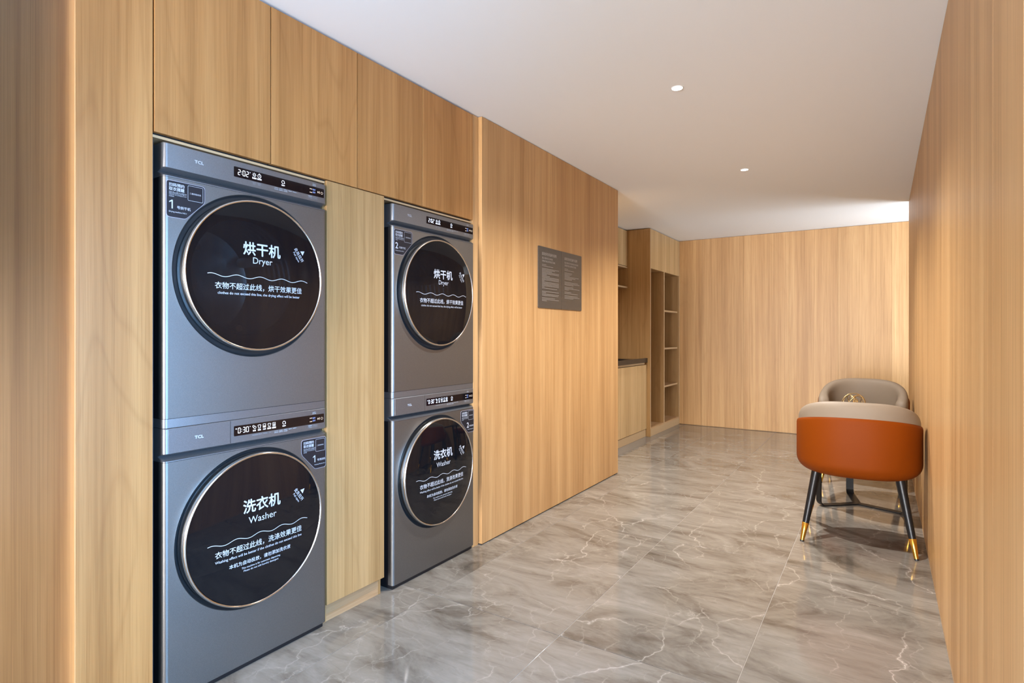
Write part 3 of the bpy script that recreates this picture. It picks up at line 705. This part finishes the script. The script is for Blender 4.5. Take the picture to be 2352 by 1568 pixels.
    plate('sticker_face', [(cyy + (y - cyy) * 0.975, czz + (z - czz) * 0.975) for y, z in rounded(pts, rad)], MXF + 0.0003, MXF + 0.0008, M['sticker'], st)
    fs = lambda y, z: MXF + 0.0011
    A = Print()
    l, tp = (0.8865 + o, 1.5985) if dry else (1.3665 + o, 0.7335)
    A.text('扫码预约', l, tp - 0.0115, width=0.0455, align='L', bold=0.02); A.text('取衣提醒', l, tp - 0.0240, width=0.0455, align='L', bold=0.02)
    for k, s in enumerate(('Scan the code to make an', 'appointment and get a', 'reminder for picking up your', 'clothes')):
        A.text(s, l, tp - 0.0300 - 0.0043 * k, width=(0.0520, 0.0515, 0.0525, 0.0145)[k], height=0.0034, align='L', bold=0.01)
    ql = l + (0.0565 if dry else 0.0550); qw = 0.0465 if dry else 0.0415
    A.stroke(rounded([(ql, tp - 0.045), (ql + qw, tp - 0.045), (ql + qw, tp + 0.001), (ql, tp + 0.001)], [0.003] * 4, 3), 0.0009, True)
    A.text('二维码粘贴处', ql + qw / 2, tp - 0.0225, width=qw * 0.76, bold=0.0)
    if dry:
        numeral(A, num, l, 1.5195, 0.0265); A.text('号烘干机', l + 0.0235, 1.5205, width=0.041, align='L', bold=0.012)
        A.text(f'Drying machine NO.{num}', l, 1.5070, width=0.0525, align='L', bold=0.012)
    else:
        numeral(A, num, l + 0.0415, 0.6485, 0.0265); A.text('号洗衣机', l + 0.0620, 0.6515, width=0.0365, align='L', bold=0.012)
        A.text(f'Washing Machine No.{num}', l + 0.0485, 0.6360, width=0.0500, align='L', bold=0.012)
    A.build('sticker_print', fs, M['print'], st)
    return t
for num, y0 in ((1, 0.872), (2, 1.8325)):
    machine('washer', num, y0); machine('dryer', num, y0)

# ================================================================== INSTRUCTION PLATES
def sign(y0, y1, zh, title, sub, label, lines):
    t = thing('instruction_plate', label, 'sign', (WX, (y0 + y1) / 2, 1.30), 'instruction plates on the oak wall')
    plate('plate', rounded([(y0, 1.303), (y1, 1.303), (y1, 1.692), (y0, 1.692)], [0.006] * 4, 3), WX, WX + 0.006, M['sign'], t)
    A = Print(); l = y0 + 0.044
    A.text(title, l, zh, width=0.190, align='L', bold=0.015)
    A.text(sub[0], l, zh - 0.023, height=0.0115, width=sub[1], align='L', bold=0.012); A.text('OPERATING INSTRUCTIONS', l, zh - 0.042, height=0.0115, width=0.172, align='L', bold=0.012)
    A.build('heading', lambda y, z: WX + 0.0065, M['print_sign'], t)
    A = Print()
    for k, (z, wd) in enumerate(lines): micro(A, l, l + wd, z, 0.0036, 100 + k, 0.3)
    A.build('small_print', lambda y, z: WX + 0.0065, M['print_sign'], t)
r = random.Random(3)
L1 = [(1.578, 0.055), (1.569, 0.145)] + [(1.553 - 0.0078 * k, (0.225, 0.17, 0.13, 0.225, 0.225, 0.06, 0.10, 0.225, 0.225, 0.225, 0.03, 0.225, 0.225, 0.225, 0.225, 0.03, 0.20)[k]) for k in range(17)] + \
     [(1.408, 0.225), (1.400, 0.05), (1.391, 0.225), (1.383, 0.215), (1.366, 0.17), (1.357, 0.225), (1.349, 0.06)]
L2 = [(1.578, 0.05), (1.569, 0.14)] + [(1.551 - 0.0085 * k, (0.11, 0.10, 0.075, 0.215, 0.16, 0.11)[k]) for k in range(6)] + [(1.488, 0.20), (1.479, 0.225), (1.471, 0.13), (1.455, 0.13), (1.446, 0.225), (1.437, 0.06),
     (1.421, 0.10), (1.412, 0.20), (1.396, 0.20), (1.387, 0.225), (1.379, 0.13)]
sign(3.084, 3.3895, 1.638, '自助烘衣机操作说明', ('SELF-SERVICE DRYER', 0.140), 'bronze-grey plate headed self-service dryer operating instructions', L1)
sign(3.3905, 3.696, 1.638, '自助洗衣机操作说明', ('SELF-SERVICE WASHING MACHINE', 0.205), 'bronze-grey plate headed self-service washing machine operating instructions', L2)

# ================================================================== ARMCHAIRS
def sgnpow(v, p): return math.copysign(abs(v) ** p, v)
def build_chair(label):
    t = thing('armchair', label, 'armchair', (0, 0, 0), 'armchairs along the right wall')
    A_, B_, NP = 0.301, 0.287, 2.0 / 2.4
    def plan(ph, d=0.0):           # ph = 0 at the back (-y); d = inset
        return Vector(((A_ - d) * sgnpow(math.sin(ph), NP), -(B_ - d) * sgnpow(math.cos(ph), NP), 0))
    sm = lambda a, b, x: (lambda q: q * q * (3 - 2 * q))(min(1, max(0, (x - a) / (b - a))))
    def ztop(ph):
        p = abs(ph); z = 0.702 - 0.055 * (1 - math.cos(p)); return z + (0.500 - z) * sm(1.62, 1.95, p)
    n = 128; v = []; f = []
    for k in range(n):
        ph = -PI + 2 * PI * k / n; zt = ztop(ph)
        rows = [(0.20, 0.374), (0.10, 0.374)] + [(0.075 * (1 - math.sin(q / 8 * PI / 2)), 0.374 + 0.075 * (1 - math.cos(q / 8 * PI / 2))) for q in range(9)] + [(0.0, max(zt - 0.020, 0.464)), (0.003, zt - 0.008), (0.012, zt), (0.030, zt), (0.038, zt - 0.006), (0.042, 0.470), (0.20, 0.470)]
        for d, z in rows:
            p = plan(ph, d); v.append((p.x, p.y, z))
    R = len(rows)
    for k in range(n):
        k2 = (k + 1) % n
        for i in range(R - 1): f.append((k * R + i, k2 * R + i, k2 * R + i + 1, k * R + i + 1))
    f.append(tuple(k * R for k in range(n))); f.append(tuple(k * R + R - 1 for k in range(n))[::-1])
    bm = bmesh.new(); me = pyd(v, f); bm.from_mesh(me); bpy.data.meshes.remove(me)
    obj('shell', from_bm(bm), M['orange'], t, 60)
    # padded back and arms
    PM = 2.05; n = 110; v = []; f = []; Q = 20
    for k in range(n + 1):
        ph = -PM + 2 * PM * k / n; p = abs(ph)
        e = math.sqrt(max(0.0, 1 - max(0.0, (p - (PM - 0.16)) / 0.16) ** 2)); e = max(e, 0.04)
        zt = 0.780 - 0.088 * (1 - math.cos(p)) ** 1.3
        zb = 0.46; dc = 0.043 - 0.003 * sm(1.5, 1.9, p); hw = (0.034 + 0.005 * sm(1.5, 1.9, p)) * e + 0.0; zc = zt - 0.06; zt2 = zc + 0.06 * e
        for q in range(Q):                                  # closed section: domed top, straight flanks
            a = 2 * PI * q / Q; ca, sa = math.cos(a), math.sin(a)
            if sa >= 0: d, z = dc - hw * sgnpow(ca, 0.75), zc + (zt2 - zc) * sgnpow(sa, 0.8)
            else: d, z = dc - hw * sgnpow(ca, 0.4), zc + (zc - zb) * sgnpow(sa, 0.5)
            pp = plan(ph, d); v.append((pp.x, pp.y, z))
    for k in range(n):
        for q in range(Q): f.append((k * Q + q, k * Q + (q + 1) % Q, (k + 1) * Q + (q + 1) % Q, (k + 1) * Q + q))
    f.append(tuple(range(Q))); f.append(tuple(range(n * Q, (n + 1) * Q))[::-1])
    bm = bmesh.new(); me = pyd(v, f); bm.from_mesh(me); bpy.data.meshes.remove(me)
    obj('backrest_pad', from_bm(bm), M['beige'], t, 70)
    # seat cushion
    n = 72; v = []; f = []; rows = [(0.24, 0.520), (0.16, 0.520), (0.115, 0.516), (0.098, 0.505), (0.094, 0.49), (0.098, 0.472)]
    for k in range(n):
        ph = -PI + 2 * PI * k / n
        for d, z in rows:
            g = d - 0.085 * sm(1.9, 2.6, abs(ph)); p = plan(ph, g); v.append((p.x, p.y, z))
    R = len(rows)
    for k in range(n):
        k2 = (k + 1) % n
        for i in range(R - 1): f.append((k * R + i, k * R + i + 1, k2 * R + i + 1, k2 * R + i))
    f.append(tuple(k * R for k in range(n))); f.append(tuple(k * R + R - 1 for k in range(n))[::-1])
    bm = bmesh.new(); me = pyd(v, f); bm.from_mesh(me); bpy.data.meshes.remove(me)
    obj('seat_cushion', from_bm(bm), M['beige'], t, 60)
    for sx_ in (-1, 1):
        for sy_ in (-1, 1):
            tip = Vector((sx_ * 0.258, sy_ * 0.220, 0)); top = Vector((sx_ * 0.190, sy_ * 0.150, 0.400))
            at = lambda z: tip + (top - tip) * (z / 0.400)
            lg = obj('leg', tube([at(0.095), at(0.25), at(0.400)], 0.02, 20, radii=[0.0165, 0.0195, 0.0225]), M['leg_black'], t, 50)
            obj('brass_sleeve', tube([at(0.006), at(0.05), at(0.0995), at(0.1005)], 0.02, 20, radii=[0.0105, 0.0137, 0.0175, 0.0165]), M['gold'], lg, 50)
            obj('foot', tube([at(0.0), at(0.0065)], 0.01, 16, radii=[0.0105, 0.0108]), M['black_plastic'], lg, 50)
    return t
def copy_tree(o, parent=None):
    c = o.copy(); COL.objects.link(c); c.parent = parent
    for ch in o.children: copy_tree(ch, c)
    return c
ch1 = build_chair('armchair with orange leather shell turned away, its beige rim showing, beside the right wall')
ch2 = copy_tree(ch1)
ch1.location = (-0.110, 3.725, 0); ch1.rotation_euler = (0, 0, math.radians(1.5))
ch2['label'] = 'armchair behind the small table, showing its beige padded inner back'
ch2.location = (-0.116, 5.165, 0); ch2.rotation_euler = (0, 0, PI + math.radians(-3))

# ================================================================== SIDE TABLE AND ORNAMENT
TC = Vector((-0.130, 4.455, 0)); TH = 0.600
t = thing('side_table', 'small round table with black flat-bar legs between the armchairs', 'table', TC)
obj('tabletop', lathe_z([(0.300, TH - 0.018), (0.308, TH - 0.014), (0.310, TH - 0.008), (0.308, TH - 0.002), (0.302, TH)], TC.x, TC.y, 72), M['counter'], t, 40)
for k in range(3):
    a = math.radians(101 + 120 * k); e = Vector((math.cos(a), math.sin(a), 0)); s = Vector((-e.y, e.x, 0))
    pts = [(0.0, 0.006)] + [(0.245 + 0.035 * math.sin(q * PI / 16), 0.006 + 0.035 * (1 - math.cos(q * PI / 16))) for q in range(9)] + [(0.280, TH - 0.018)]
    v = []; f = []; hw = 0.023; th = 0.003
    for i, (r_, z_) in enumerate(pts):
        p0 = Vector(pts[max(i - 1, 0)]); p1 = Vector(pts[min(i + 1, len(pts) - 1)]); tn = (p1 - p0).normalized(); nr = Vector((-tn.y, tn.x))
        for sg, wg in ((1, -1), (1, 1), (-1, 1), (-1, -1)):
            q = TC + e * (r_ + nr.x * th * sg) + s * (hw * wg); v.append((q.x, q.y, z_ + nr.y * th * sg))
    for i in range(len(pts) - 1):
        for q in range(4): f.append((i * 4 + q, i * 4 + (q + 1) % 4, i * 4 + 4 + (q + 1) % 4, i * 4 + 4 + q))
    f.append((0, 1, 2, 3)); f.append(tuple(range(len(v) - 4, len(v)))[::-1])
    bm = bmesh.new(); me = pyd(v, f); bm.from_mesh(me); bpy.data.meshes.remove(me)
    obj('leg', from_bm(bm), M['leg_black'], t, 30)
oc = Vector((-0.150, 4.455, TH + 0.0715))
t = thing('wire_ornament', 'gold wire ornament of looping rings on the small table', 'ornament', (oc.x, oc.y, TH))
for k, (rx, rz, rr) in enumerate(((0.1, 0.2, 0.069), (0.5, 1.1, 0.069), (-0.45, 2.0, 0.069), (0.2, 2.7, 0.068))):
    m_ = Matrix.Rotation(rz, 3, 'Z') @ Matrix.Rotation(PI / 2 + rx, 3, 'X')
    obj('ring', tube([oc + m_ @ Vector((rr * math.cos(2 * PI * q / 48), rr * math.sin(2 * PI * q / 48), 0)) for q in range(48)], 0.0021, 8, True), M['gold_wire'], t, 60)
for k in range(3):
    m_ = Matrix.Rotation(0.4 + 1.05 * k, 3, 'Z') @ Matrix.Rotation(PI / 2, 3, 'X')
    pts = [oc + m_ @ Vector(((0.008 + 0.036 * q / 40) * math.cos(q * 0.22 + k) + 0.018, (0.008 + 0.036 * q / 40) * math.sin(q * 0.22 + k) + 0.012, 0.004 * k)) for q in range(41)]
    obj('scroll', tube(pts, 0.0019, 8), M['gold_wire'], t, 60)
